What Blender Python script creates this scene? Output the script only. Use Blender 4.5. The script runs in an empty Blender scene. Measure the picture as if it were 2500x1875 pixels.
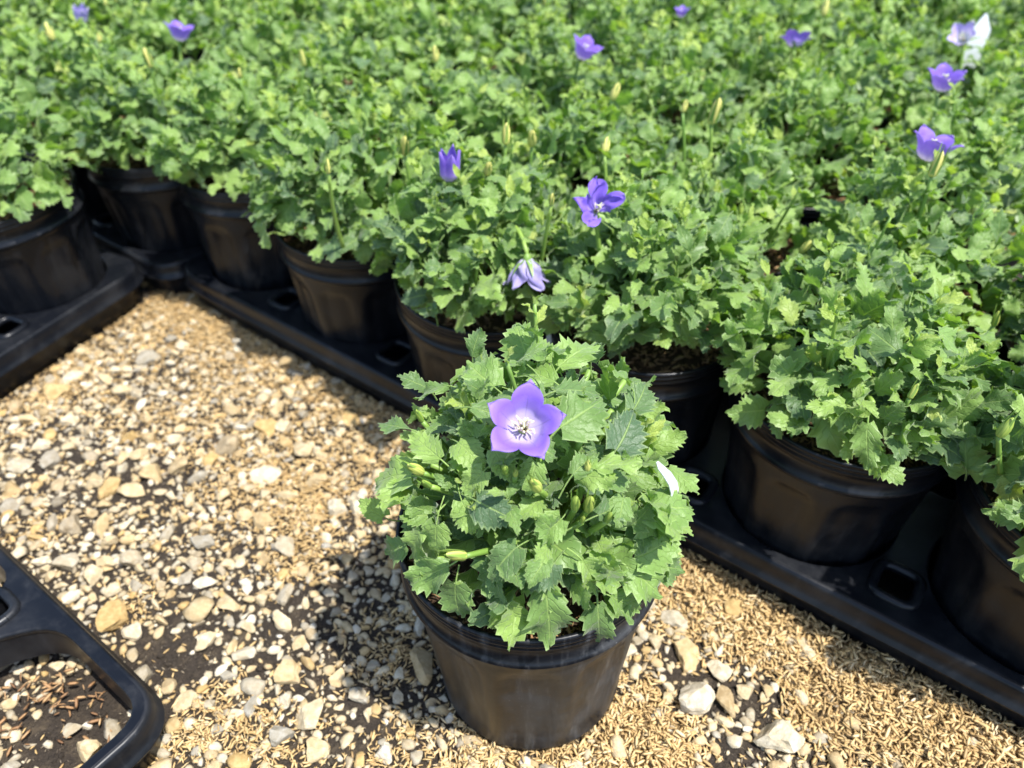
import bpy, math, random
import numpy as np
from mathutils import Vector, Matrix, noise
R_ = math.radians
U = 0.0825                      # one unit below = the rim radius of a pot (metres)
sc = bpy.context.scene
C = sc.collection

# ------------------------------------------------------------------ camera, sky, sun, exposure
CAM_H, PITCH, FPX = 6.43, R_(40.0), 1871.0
cam = bpy.data.cameras.new('camera'); camo = bpy.data.objects.new('camera', cam); C.objects.link(camo)
camo.location = (0, 0, CAM_H * U); camo.rotation_euler = (math.pi / 2 - PITCH, 0, 0)
cam.sensor_width = 36; cam.lens = FPX / 2500 * 36
cam.clip_start = 0.01; cam.clip_end = 500
cam.dof.use_dof = True; cam.dof.focus_distance = 0.43; cam.dof.aperture_fstop = 6.2
sc.camera = camo

world = bpy.data.worlds.new('World'); sc.world = world; world.use_nodes = True
SUN_DIR = Vector((0.34, -0.22, 0.915)).normalized()        # towards the sun: high, from the right
wn = world.node_tree.nodes; wl = world.node_tree.links
sky = wn.new('ShaderNodeTexSky'); sky.sky_type = 'NISHITA'; sky.sun_disc = False
sky.sun_elevation = math.asin(SUN_DIR.z); sky.sun_rotation = math.atan2(SUN_DIR.x, SUN_DIR.y)
wl.new(sky.outputs[0], wn['Background'].inputs[0]); wn['Background'].inputs[1].default_value = 0.15
sl = bpy.data.lights.new('sun', 'SUN'); sl.energy = 4.1; sl.angle = R_(0.9); sl.color = (1.0, 0.97, 0.925)
so = bpy.data.objects.new('sun', sl); C.objects.link(so); so.location = (3, 0, 5)
so.rotation_euler = (-SUN_DIR).to_track_quat('-Z', 'Y').to_euler()
sc.view_settings.view_transform = 'Standard'; sc.view_settings.look = 'None'
sc.view_settings.exposure = 1.06; sc.view_settings.gamma = 1
sc.cycles.use_denoising = True
sc.cycles.max_bounces = 6; sc.cycles.diffuse_bounces = 3; sc.cycles.glossy_bounces = 2; sc.cycles.transmission_bounces = 4

# ------------------------------------------------------------------ helpers
_cp, _sp = math.cos(PITCH), math.sin(PITCH)
def ray(px, py):
    a, b = (px - 1250) / FPX, (py - 937.5) / FPX
    return Vector((a, _cp - b * _sp, -_sp - b * _cp))
def at(px, py, z):
    d = ray(px, py); t = (z - CAM_H) / d.z
    return Vector((0, 0, CAM_H)) + d * t
def project(p):
    v = p[1] * _cp - (p[2] - CAM_H) * _sp
    return 1250 + FPX * p[0] / v, 937.5 + FPX * (-p[1] * _sp - (p[2] - CAM_H) * _cp) / v

def mesh_np(name, verts, faces, mat=None, smooth=True, uv=None, attr=None):
    me = bpy.data.meshes.new(name)
    me.from_pydata([tuple(v) for v in verts], [], [tuple(f) for f in faces])
    if smooth: me.polygons.foreach_set('use_smooth', [True] * len(me.polygons))
    if uv is not None:
        lay = me.uv_layers.new(name='UVMap'); li = np.empty(len(me.loops), np.int32); me.loops.foreach_get('vertex_index', li)
        lay.data.foreach_set('uv', np.asarray(uv, np.float32)[li].ravel())
    if attr is not None:
        for k, v in attr.items():
            a = me.attributes.new(k, 'FLOAT', 'POINT'); a.data.foreach_set('value', np.asarray(v, np.float32))
    if mat is not None: me.materials.append(mat)
    me.update(); return me
def big_mesh(name, V, F, mat, smooth=False, attr=None, uv=None):
    V = np.asarray(V, np.float32); F = np.asarray(F, np.int32)
    me = bpy.data.meshes.new(name); me.vertices.add(len(V)); me.vertices.foreach_set('co', V.ravel())
    k = F.shape[1]; me.loops.add(F.size); me.loops.foreach_set('vertex_index', F.ravel())
    me.polygons.add(len(F)); me.polygons.foreach_set('loop_start', np.arange(0, F.size, k, dtype=np.int32))
    me.update(calc_edges=True)
    if smooth: me.polygons.foreach_set('use_smooth', np.ones(len(F), bool))
    if attr:
        for n_, v in attr.items():
            a = me.attributes.new(n_, 'FLOAT', 'POINT'); a.data.foreach_set('value', np.asarray(v, np.float32))
    if uv is not None:
        lay = me.uv_layers.new(name='UVMap'); lay.data.foreach_set('uv', np.asarray(uv, np.float32)[F.ravel()].ravel())
    me.materials.append(mat); me.validate(); me.update(); return me
def obj(name, me, parent=None, loc=None, M=None):
    o = bpy.data.objects.new(name, me); C.objects.link(o)
    if parent is not None: o.parent = parent
    if M is not None: o.matrix_basis = M
    if loc is not None: o.location = loc
    return o
def tag(o, label=None, cat=None, group=None, kind=None):
    if label: o['label'] = label
    if cat: o['category'] = cat
    if group: o['group'] = group
    if kind: o['kind'] = kind
    return o
def lathe(prof, n, mod=None):
    V, F = [], []
    for i, (r, z) in enumerate(prof):
        for j in range(n):
            t = 2 * math.pi * j / n
            rr = r if mod is None else mod(r, z, t, i)
            V.append((rr * math.cos(t) * U, rr * math.sin(t) * U, z * U))
    for i in range(len(prof) - 1):
        for j in range(n):
            F.append((i * n + j, i * n + (j + 1) % n, (i + 1) * n + (j + 1) % n, (i + 1) * n + j))
    return V, F
def tube(pts, rads, n=6, caps=True):
    V, F = [], []; pts = [Vector(p) for p in pts]
    up = Vector((0.123, 0.456, 0.88)).normalized()
    for i, p in enumerate(pts):
        d = (pts[min(i + 1, len(pts) - 1)] - pts[max(i - 1, 0)]).normalized()
        a = d.cross(up)
        if a.length < 1e-3: a = d.cross(Vector((1, 0, 0)))
        a.normalize(); b = d.cross(a)
        for j in range(n):
            t = 2 * math.pi * j / n; V.append(p + (a * math.cos(t) + b * math.sin(t)) * rads[i])
    for i in range(len(pts) - 1):
        for j in range(n): F.append((i * n + j, i * n + (j + 1) % n, (i + 1) * n + (j + 1) % n, (i + 1) * n + j))
    if caps: F.append(tuple(range(n))[::-1]); F.append(tuple((len(pts) - 1) * n + j for j in range(n)))
    return V, F
def bez(a, b, c, n):
    a, b, c = Vector(a), Vector(b), Vector(c)
    return [a * (1 - t) ** 2 + b * 2 * t * (1 - t) + c * t * t for t in [i / (n - 1) for i in range(n)]]

# ------------------------------------------------------------------ materials
def new_mat(name):
    m = bpy.data.materials.new(name); m.use_nodes = True; nt = m.node_tree
    return m, nt, nt.nodes, nt.links, nt.nodes['Principled BSDF']
def math_n(nt, op, a, b=None, c=None, clamp=False):
    n = nt.nodes.new('ShaderNodeMath'); n.operation = op; n.use_clamp = clamp
    for i, v in enumerate((a, b, c)):
        if v is None: continue
        if isinstance(v, (int, float)): n.inputs[i].default_value = v
        else: nt.links.new(v, n.inputs[i])
    return n.outputs[0]
def mixc(nt, f, a, b, blend='MIX'):
    n = nt.nodes.new('ShaderNodeMix'); n.data_type = 'RGBA'; n.blend_type = blend
    for k, v in ((0, f), (6, a), (7, b)):
        if isinstance(v, (int, float)): n.inputs[k].default_value = v
        elif isinstance(v, tuple): n.inputs[k].default_value = (*v, 1)
        else: nt.links.new(v, n.inputs[k])
    return n.outputs[2]
def ramp(nt, f, stops, interp='LINEAR'):
    n = nt.nodes.new('ShaderNodeValToRGB'); n.color_ramp.interpolation = interp
    e = n.color_ramp.elements
    while len(e) < len(stops): e.new(0.5)
    for el, (p, c) in zip(e, stops): el.position = p; el.color = (*c, 1) if isinstance(c, tuple) else (c, c, c, 1)
    nt.links.new(f, n.inputs[0]); return n.outputs[0]
def noise_n(nt, vec, scale, detail=3, rough=0.55):
    n = nt.nodes.new('ShaderNodeTexNoise'); n.inputs['Scale'].default_value = scale
    n.inputs['Detail'].default_value = detail; n.inputs['Roughness'].default_value = rough
    if vec is not None: nt.links.new(vec, n.inputs['Vector'])
    return n.outputs['Fac']
def bump_n(nt, h, strength, dist):
    n = nt.nodes.new('ShaderNodeBump'); n.inputs['Strength'].default_value = strength; n.inputs['Distance'].default_value = dist
    nt.links.new(h, n.inputs['Height']); return n.outputs['Normal']
def smoothstep(nt, v, a, b):
    n = nt.nodes.new('ShaderNodeMapRange'); n.interpolation_type = 'SMOOTHSTEP'
    nt.links.new(v, n.inputs[0]); n.inputs[1].default_value = a; n.inputs[2].default_value = b
    return n.outputs[0]

def leaf_material(name, young, per_object):
    m, nt, N, L, P = new_mat(name)
    uv = N.new('ShaderNodeUVMap'); uv.uv_map = 'UVMap'
    sep = N.new('ShaderNodeSeparateXYZ'); L.new(uv.outputs[0], sep.inputs[0])
    if per_object: rnd = N.new('ShaderNodeObjectInfo').outputs['Random']
    else:
        a = N.new('ShaderNodeAttribute'); a.attribute_name = 'rnd'; rnd = a.outputs['Fac']
    au = math_n(nt, 'ABSOLUTE', math_n(nt, 'MULTIPLY_ADD', sep.outputs[0], 2.0, -1.0))
    v = sep.outputs[1]
    t = math_n(nt, 'SUBTRACT', math_n(nt, 'MULTIPLY', v, 5.2), math_n(nt, 'MULTIPLY', math_n(nt, 'POWER', au, 0.85), 1.7))
    nzw = noise_n(nt, uv.outputs[0], 5.0, 2, 0.5)
    fr = math_n(nt, 'FRACT', math_n(nt, 'ADD', math_n(nt, 'ADD', t, 10.0), math_n(nt, 'MULTIPLY', nzw, 1.1)))
    d = math_n(nt, 'MINIMUM', fr, math_n(nt, 'SUBTRACT', 1.0, fr))
    lat = math_n(nt, 'SUBTRACT', 1.0, smoothstep(nt, d, 0.0, 0.13))
    mid = math_n(nt, 'SUBTRACT', 1.0, smoothstep(nt, au, 0.015, 0.085))
    edge = smoothstep(nt, au, 0.86, 1.0)
    tc = N.new('ShaderNodeTexCoord')
    nz = noise_n(nt, tc.outputs['Object'], 7.0, 4, 0.6)
    if young: base = ramp(nt, rnd, [(0, (0.26, 0.38, 0.05)), (0.5, (0.35, 0.47, 0.07)), (1, (0.43, 0.52, 0.10))])
    else: base = ramp(nt, rnd, [(0, (0.085, 0.155, 0.066)), (0.22, (0.150, 0.255, 0.066)), (0.55, (0.225, 0.360, 0.080)), (0.985, (0.310, 0.450, 0.102)), (1, (0.44, 0.47, 0.11))])
    base = mixc(nt, math_n(nt, 'MULTIPLY', nz, 0.5), base, mixc(nt, 1.0, base, (0.7, 0.78, 0.7), 'MULTIPLY'))
    pale = mixc(nt, 0.55, base, (0.36, 0.50, 0.13))
    c1 = mixc(nt, math_n(nt, 'MULTIPLY', lat, 0.15), base, pale)
    c2 = mixc(nt, math_n(nt, 'MULTIPLY', mid, 0.7), c1, mixc(nt, 0.8, base, (0.36, 0.50, 0.13)))
    c3 = mixc(nt, math_n(nt, 'MULTIPLY', edge, 0.5), c2, (0.38, 0.50, 0.20))
    L.new(c3, P.inputs['Base Color'])
    P.inputs['Roughness'].default_value = 0.44; P.inputs['Specular IOR Level'].default_value = 0.5
    P.inputs['Sheen Weight'].default_value = 0.25; P.inputs['Sheen Roughness'].default_value = 0.5
    h = math_n(nt, 'SUBTRACT', math_n(nt, 'MULTIPLY', nz, 1.0), math_n(nt, 'MULTIPLY', math_n(nt, 'MAXIMUM', lat, mid), 0.36))
    bn = bump_n(nt, h, 0.75, 0.0012); L.new(bn, P.inputs['Normal'])
    tr = N.new('ShaderNodeBsdfTranslucent'); L.new(mixc(nt, 1.0, c3, (1.15, 1.3, 0.40), 'MULTIPLY'), tr.inputs[0]); L.new(bn, tr.inputs['Normal'])
    mx = N.new('ShaderNodeMixShader'); mx.inputs[0].default_value = 0.40
    L.new(P.outputs[0], mx.inputs[1]); L.new(tr.outputs[0], mx.inputs[2]); L.new(mx.outputs[0], N['Material Output'].inputs[0])
    return m
M_LEAF = leaf_material('leaf', False, True); M_YOUNG = leaf_material('young leaf', True, True)
M_FOL = leaf_material('foliage mass', False, False)

def stem_material():
    m, nt, N, L, P = new_mat('stem')
    oi = N.new('ShaderNodeObjectInfo')
    L.new(ramp(nt, oi.outputs['Random'], [(0, (0.13, 0.24, 0.04)), (1, (0.22, 0.33, 0.06))]), P.inputs['Base Color'])
    P.inputs['Roughness'].default_value = 0.5; return m
M_STEM = stem_material()
def bud_material():
    m, nt, N, L, P = new_mat('bud')
    uv = N.new('ShaderNodeUVMap'); uv.uv_map = 'UVMap'; sep = N.new('ShaderNodeSeparateXYZ'); L.new(uv.outputs[0], sep.inputs[0])
    rib = math_n(nt, 'SINE', math_n(nt, 'MULTIPLY', sep.outputs[0], 62.83))
    oi = N.new('ShaderNodeObjectInfo')
    a = ramp(nt, oi.outputs['Random'], [(0, (0.24, 0.34, 0.06)), (0.6, (0.36, 0.42, 0.08)), (1, (0.56, 0.52, 0.15))])
    L.new(mixc(nt, smoothstep(nt, rib, 0.2, 1.0), a, mixc(nt, 0.6, a, (0.16, 0.28, 0.04))), P.inputs['Base Color'])
    P.inputs['Roughness'].default_value = 0.45; P.inputs['Subsurface Weight'].default_value = 0.0
    return m
M_BUD = bud_material()
def petal_material(name, deep, mid, inner, wilt=0.0):
    m, nt, N, L, P = new_mat(name)
    uv = N.new('ShaderNodeUVMap'); uv.uv_map = 'UVMap'; sep = N.new('ShaderNodeSeparateXYZ'); L.new(uv.outputs[0], sep.inputs[0])
    tc = N.new('ShaderNodeTexCoord'); nz = noise_n(nt, tc.outputs['Object'], 190.0, 4, 0.65)
    vv = math_n(nt, 'ADD', sep.outputs[1], math_n(nt, 'MULTIPLY', math_n(nt, 'SUBTRACT', nz, 0.5), 0.22))
    col = ramp(nt, vv, [(0.0, inner), (0.07, inner), (0.33, mid), (0.64, deep), (1.0, mid)])
    au = math_n(nt, 'ABSOLUTE', math_n(nt, 'MULTIPLY_ADD', sep.outputs[0], 2.0, -1.0))
    vein = math_n(nt, 'SUBTRACT', 1.0, smoothstep(nt, au, 0.0, 0.05))
    vein = math_n(nt, 'MULTIPLY', vein, math_n(nt, 'SUBTRACT', 1.0, smoothstep(nt, sep.outputs[1], 0.45, 0.7)))
    col = mixc(nt, math_n(nt, 'MULTIPLY', vein, 0.45), col, (0.10, 0.07, 0.22))
    P.inputs['Sheen Weight'].default_value = 0.15
    wv = N.new('ShaderNodeTexNoise'); wv.inputs['Scale'].default_value = 30.0
    mp = N.new('ShaderNodeMapping'); mp.inputs['Scale'].default_value = (3.0, 0.5, 1.0); L.new(uv.outputs[0], mp.inputs[0]); L.new(mp.outputs[0], wv.inputs['Vector'])
    col = mixc(nt, math_n(nt, 'MULTIPLY', smoothstep(nt, wv.outputs['Fac'], 0.45, 0.75), 0.35), col, mixc(nt, 1.0, col, (0.62, 0.58, 0.86), 'MULTIPLY'))
    L.new(col, P.inputs['Base Color']); P.inputs['Roughness'].default_value = 0.55
    bn = bump_n(nt, wv.outputs['Fac'], 0.25 + wilt, 0.0006); L.new(bn, P.inputs['Normal'])
    tr = N.new('ShaderNodeBsdfTranslucent'); L.new(col, tr.inputs[0])
    mx = N.new('ShaderNodeMixShader'); mx.inputs[0].default_value = 0.28
    L.new(P.outputs[0], mx.inputs[1]); L.new(tr.outputs[0], mx.inputs[2]); L.new(mx.outputs[0], N['Material Output'].inputs[0])
    return m
M_PETAL = petal_material('violet petal', (0.215, 0.108, 0.60), (0.325, 0.20, 0.66), (0.54, 0.47, 0.64))
M_PETAL_PALE = petal_material('pale petal', (0.42, 0.32, 0.72), (0.60, 0.52, 0.76), (0.80, 0.78, 0.80))
M_PETAL_WILT = petal_material('wilted petal', (0.34, 0.28, 0.60), (0.44, 0.39, 0.65), (0.52, 0.49, 0.62), 0.6)
M_PETAL_DEEP = petal_material('deep violet petal', (0.19, 0.10, 0.62), (0.25, 0.14, 0.66), (0.34, 0.24, 0.70), 0.3)
def plain(name, col, rough=0.5, spec=0.5):
    m, nt, N, L, P = new_mat(name); P.inputs['Base Color'].default_value = (*col, 1)
    P.inputs['Roughness'].default_value = rough; P.inputs['Specular IOR Level'].default_value = spec; return m
M_STYLE = plain('style', (0.58, 0.60, 0.30), 0.5); M_STAMEN = plain('stamen', (0.72, 0.64, 0.48), 0.7)
M_STAMEN_DARK = plain('dry stamen', (0.16, 0.12, 0.10), 0.8)
M_TAG = plain('white plastic', (0.78, 0.80, 0.82), 0.35)

def plastic_material(name, dust, scr=0.0, rough=0.36):
    m, nt, N, L, P = new_mat(name)
    tc = N.new('ShaderNodeTexCoord'); o = tc.outputs['Object']
    n1 = noise_n(nt, o, 22.0, 5, 0.65); n2 = noise_n(nt, o, 420.0, 3, 0.7)
    speck = smoothstep(nt, n2, 0.62, 0.78)
    patch = smoothstep(nt, n1, 0.42, 0.72)
    mp = N.new('ShaderNodeMapping'); mp.inputs['Scale'].default_value = (90, 90, 5); L.new(o, mp.inputs[0])
    streak = smoothstep(nt, noise_n(nt, mp.outputs[0], 1.0, 4, 0.7), 0.5, 0.85)
    f = math_n(nt, 'MULTIPLY', math_n(nt, 'ADD', math_n(nt, 'MULTIPLY', speck, patch), math_n(nt, 'ADD', math_n(nt, 'MULTIPLY', patch, 0.28), math_n(nt, 'MULTIPLY', streak, 0.22 + scr))), dust, clamp=True)
    c = mixc(nt, f, (0.0042, 0.0050, 0.0072), (0.22, 0.22, 0.22))
    L.new(c, P.inputs['Base Color'])
    r = math_n(nt, 'ADD', rough, math_n(nt, 'MULTIPLY', patch, 0.16)); L.new(r, P.inputs['Roughness'])
    P.inputs['Specular IOR Level'].default_value = 0.28
    L.new(bump_n(nt, noise_n(nt, o, 60.0, 3, 0.6), 0.12, 0.002), P.inputs['Normal'])
    return m
M_POT = plastic_material('black pot plastic', 0.14, 0.1, 0.30); M_POTF = plastic_material('dusty pot plastic', 0.6, 0.35, 0.38)
M_TRAY = plastic_material('black tray plastic', 0.16, 0.1, 0.32)

def soil_material(name, c0, c1, scale, hull=None):
    m, nt, N, L, P = new_mat(name); tc = N.new('ShaderNodeTexCoord'); o = tc.outputs['Object']
    n1 = noise_n(nt, o, scale, 6, 0.7); n2 = noise_n(nt, o, scale * 6, 4, 0.7)
    c = mixc(nt, n2, c0, c1)
    if hull: c = mixc(nt, smoothstep(nt, n1, 0.48, 0.72), c, mixc(nt, n2, mixc(nt, 1.0, hull, (0.35, 0.35, 0.35), 'MULTIPLY'), hull))
    L.new(c, P.inputs['Base Color']); P.inputs['Roughness'].default_value = 0.95; P.inputs['Specular IOR Level'].default_value = 0.15
    L.new(bump_n(nt, math_n(nt, 'ADD', n1, math_n(nt, 'MULTIPLY', n2, 0.8)), 1.0, 0.006), P.inputs['Normal'])
    return m
M_SOIL = soil_material('dark wet soil', (0.018, 0.0145, 0.012), (0.085, 0.067, 0.050), 60.0, (0.17, 0.13, 0.085))
M_BED = soil_material('packed rice hulls', (0.16, 0.10, 0.05), (0.52, 0.36, 0.17), 130.0)
M_MIX = soil_material('potting mix', (0.035, 0.022, 0.014), (0.16, 0.10, 0.06), 70.0)

def stone_material(name, per_object):
    m, nt, N, L, P = new_mat(name); tc = N.new('ShaderNodeTexCoord')
    if per_object: rnd = N.new('ShaderNodeObjectInfo').outputs['Random']
    else:
        a = N.new('ShaderNodeAttribute'); a.attribute_name = 'rnd'; rnd = a.outputs['Fac']
    geo = N.new('ShaderNodeNewGeometry')
    n1 = noise_n(nt, geo.outputs['Position'], 160.0, 5, 0.65); n2 = noise_n(nt, geo.outputs['Position'], 900.0, 4, 0.7)
    base = ramp(nt, rnd, [(0.0, (0.58, 0.49, 0.33)), (0.16, (0.47, 0.36, 0.20)), (0.30, (0.40, 0.36, 0.28)), (0.44, (0.62, 0.55, 0.41)),
                          (0.58, (0.50, 0.35, 0.15)), (0.70, (0.33, 0.31, 0.26)), (0.84, (0.56, 0.45, 0.27)), (1.0, (0.66, 0.61, 0.50))])
    c = mixc(nt, smoothstep(nt, n1, 0.35, 0.7), mixc(nt, 1.0, base, (0.74, 0.69, 0.60), 'MULTIPLY'), base)
    c = mixc(nt, math_n(nt, 'MULTIPLY', smoothstep(nt, n2, 0.52, 0.75), 0.45), c, (0.17, 0.13, 0.085))
    L.new(c, P.inputs['Base Color']); P.inputs['Roughness'].default_value = 0.9; P.inputs['Specular IOR Level'].default_value = 0.2
    L.new(bump_n(nt, math_n(nt, 'ADD', n1, math_n(nt, 'MULTIPLY', n2, 0.5)), 0.8, 0.0012), P.inputs['Normal'])
    return m
M_STONE = stone_material('limestone', True); M_GRAVEL = stone_material('limestone chips', False)
def hull_material(name, stops):
    m, nt, N, L, P = new_mat(name); a = N.new('ShaderNodeAttribute'); a.attribute_name = 'rnd'
    L.new(ramp(nt, a.outputs['Fac'], stops), P.inputs['Base Color'])
    P.inputs['Roughness'].default_value = 0.6; P.inputs['Specular IOR Level'].default_value = 0.35
    return m
M_HULL = hull_material('rice hull', [(0, (0.28, 0.175, 0.08)), (0.25, (0.45, 0.30, 0.125)), (0.65, (0.60, 0.415, 0.185)), (0.9, (0.68, 0.53, 0.30)), (1, (0.74, 0.67, 0.54))])
M_GRIT = hull_material('grit', [(0, (0.05, 0.038, 0.028)), (0.5, (0.13, 0.10, 0.07)), (0.8, (0.30, 0.24, 0.16)), (1, (0.46, 0.40, 0.29))])
M_HULLB = hull_material('wet rice hull', [(0, (0.14, 0.07, 0.035)), (0.5, (0.32, 0.18, 0.08)), (0.9, (0.45, 0.29, 0.14)), (1, (0.66, 0.56, 0.42))])

# ------------------------------------------------------------------ layout
UX = Vector((0.803, -0.596, 0)); NX = Vector((0.596, 0.803, 0))      # along the front row / into the block
ROW0 = {-1: (-5.22, 10.85), 0: (-3.62, 9.92), 1: (-1.93, 8.60), 2: (-0.33, 7.32), 3: (1.40, 6.40), 4: (2.98, 5.20), 5: (4.65, 4.00)}
FPOT = Vector((0.17, 3.68, 0))
LPOT = Vector((-6.63, 9.22, 0))
LD = Vector((0.42, 0.907, 0)); LN = Vector((-0.907, 0.42, 0))

# ------------------------------------------------------------------ ground
ground = obj('ground', None)
gv = [(-30 * U * 3, -12 * U, 0), (30 * U * 3, -12 * U, 0), (30 * U * 3, 90 * U, 0), (-30 * U * 3, 90 * U, 0)]
ground.name = 'ground'
bpy.data.objects.remove(ground)
ground = obj('ground', mesh_np('ground', gv, [(0, 1, 2, 3)], M_SOIL, False))
tag(ground, 'dark soil of the path strewn with pale gravel and rice hulls', 'ground', kind='structure')

rng = np.random.default_rng(11); random.seed(11)
def in_path(x, y, m=0.0):
    """open path: in front of the block's first row, right of the left tray"""
    p = Vector((x, y, 0)); c = Vector((2.98, 5.2, 0))
    if (p - c).dot(NX) > -1.0 - m: return False
    if (p - LPOT).dot(-LN) < 0.98 + m and (p - LPOT).dot(LD) < 1.15: return False
    if x < -5.6 and y > 9.3: return False
    return True
HB = []   # hull blobs: world x, y, radius, weight
for px, py, r, w in [(350, 700, 1.0, 1.0), (560, 850, .8, .7), (760, 1000, .7, .55), (900, 1090, .6, .8), (620, 1190, .75, .8), (420, 1010, .7, .6), (760, 1250, .5, .6),
                     (480, 780, .7, .8), (200, 900, .7, .55), (60, 1000, .5, .5), (720, 1380, .35, .7), (1000, 1230, .4, .5), (80, 1280, .35, .5), (330, 1480, .25, .6), (880, 1620, .4, .5), (500, 1780, .45, .9),
                     (700, 1830, .4, .8), (1000, 1560, .35, .8), (1300, 1860, .6, 1.3), (1550, 1780, .4, 1.0), (1750, 1500, .5, .5), (1950, 1450, .5, 1.0), (2100, 1600, .7, 1.5),
                     (2300, 1750, .6, 1.4), (2000, 1780, .35, .7), (1650, 1330, .45, 1.0), (1900, 1400, .4, 1.0), (1600, 1850, .3, .8), (2450, 1800, .4, 1.2), (950, 1850, .4, .7)]:
    q = at(px, py, 0); HB.append((q.x, q.y, r, w))
SB = []   # bare soil blobs
for px, py, r, w in [(430, 1600, .40, 1.0), (700, 1550, .25, .7), (130, 1120, .35, .7), (330, 1180, .35, .7), (120, 1800, .5, 1.0), (750, 1480, .2, .5), (1690, 1640, .22, .7), (1850, 1720, .22, .7), (880, 1750, .2, .6), (260, 1700, .3, .8)]:
    q = at(px, py, 0); SB.append((q.x, q.y, r, w))
def blob(B, x, y):
    s = 0
    for bx, by, r, w in B: s = s + w * np.exp(-((x - bx) ** 2 + (y - by) ** 2) / (r * r))
    return s
def wob(x, y):
    return .5 + .25 * np.sin(2.3 * x + 1.1 * y + .4) * np.cos(1.9 * y - .7 * x + 1) + .25 * np.sin(5.1 * x - 3.7 * y + 2) * np.cos(4.3 * y + 2.2 * x)

# stones: the largest as separate objects, the rest as one mass
import bmesh
def stone_mesh(seed, sub):
    bm = bmesh.new(); bmesh.ops.create_icosphere(bm, subdivisions=sub, radius=1.0); rs = random.Random(seed)
    planes = []
    for _ in range(rs.randint(6, 9)):
        d = Vector((rs.gauss(0, 1), rs.gauss(0, 1), rs.gauss(0, .8))).normalized(); planes.append((d, rs.uniform(.36, .72)))
    sx, sy, sz = 1, rs.uniform(.55, .9), rs.uniform(.42, .68)
    off = Vector((rs.uniform(0, 50), rs.uniform(0, 50), 0))
    for v in bm.verts:
        p = v.co.copy()
        for d, h in planes:
            k = p.dot(d)
            if k > h: p -= d * (k - h) * .97
        p *= 1 + .12 * noise.noise(p * 1.7 + off) + .09 * noise.noise(p * 4.2 + off)
        v.co = Vector((p.x * sx, p.y * sy, p.z * sz))
    V = [v.co.copy() for v in bm.verts]; F = [[v.index for v in f.verts] for f in bm.faces]; bm.free()
    return V, F
STONES = []
for k in range(18):
    V, F = stone_mesh(100 + k, 3); STONES.append(mesh_np('stone', V, F, M_STONE, False))
CHIPS = [tuple(np.array(a) for a in stone_mesh(300 + k, 1)) for k in range(12)]
MEDIUM = [tuple(np.array(a) for a in stone_mesh(400 + k, 2)) for k in range(12)]
placed = []
def free(x, y, r, tight=.68):
    for a, b, c in placed:
        if (a - x) ** 2 + (b - y) ** 2 < (tight * (r + c)) ** 2: return False
    return True
named = [(705 * 1.0, 1655, .17), (285, 1520, .24), (355, 1650, .17), (690, 1520, .14), (760, 1640, .13), (820, 1660, .12), (640, 1470, .1), (560, 1480, .15), (1440 + 200, 1520, .15), (1620, 1550, .14), (1670, 1600, .18),
         (1690, 1700, .22), (1770, 1710, .17), (1900, 1800, .26), (1830, 1770, .15), (1760, 1640, .14), (1950, 1590, .18), (1790, 1500, .17), (1930, 1545, .14), (690, 1800, .15), (640, 1830, .2), (770, 1830, .17), (760, 1750, .18),
         (180, 1290, .19), (330, 1200, .18), (300, 1230, .16), (130, 1130, .18), (440, 1140, .17), (330, 1370, .19), (170, 1380, .17), (230, 1410, .14), (590, 960, .16), (650, 1050, .18), (550, 1100, .2), (430, 1135, .18), (780, 1180, .17),
         (820, 1250, .16), (650, 1160, .19), (360, 880, .18), (360, 800, .15), (140, 960, .22), (170, 1030, .17), (700, 1340, .17), (640, 1280, .17), (330, 1550, .14), (60, 1140, .17), (35, 1200, .15), (500, 1330, .17)]
cand = [(at(px, py, 0).x, at(px, py, 0).y, s) for px, py, s in named]
tries = 0
while len(cand) < 7000:
    x, y = rng.uniform(-7.2, 5.2), rng.uniform(2.2, 10.8)
    cand.append((x, y, float(np.clip(rng.lognormal(math.log(.085), .34), .05, .18))))
nst = 0; small = []
for x, y, s in cand:
    if not in_path(x, y, .05): continue
    if (x - FPOT.x) ** 2 + (y - FPOT.y) ** 2 < .80 ** 2: continue
    hd = float(blob(HB, x, y)); sd = float(blob(SB, x, y))
    if s not in [c[2] for c in cand[:len(named)]] and (rng.uniform() < min(.9, .55 * hd) or rng.uniform() < .8 * sd): continue
    if not free(x, y, s): continue
    placed.append((x, y, s)); u, v = project((x, y, 0))
    if nst < 300 and -40 < u < 2540 and v < 1910 and s > .07:
        nst += 1
        M = Matrix.Translation(Vector((x, y, s * rng.uniform(.12, .3))) * U) @ Matrix.Rotation(rng.uniform(0, 6.28), 4, 'Z') @ Matrix.Rotation(rng.normal(0, .25), 4, 'X') @ Matrix.Rotation(rng.normal(0, .25), 4, 'Y') @ Matrix.Scale(s * U, 4)
        obj('stone', STONES[rng.integers(len(STONES))], ground, M=M)
    else: small.append((x, y, s))
_cells = {}
for a_ in placed: _cells.setdefault((int(a_[0] * 4), int(a_[1] * 4)), []).append(a_)
def free_fast(x, y, r):
    i, j = int(x * 4), int(y * 4)
    for di in (-1, 0, 1):
        for dj in (-1, 0, 1):
            for a, b, c in _cells.get((i + di, j + dj), ()):
                if (a - x) ** 2 + (b - y) ** 2 < (.40 * (r + c)) ** 2: return False
    _cells.setdefault((i, j), []).append((x, y, r)); return True
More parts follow.
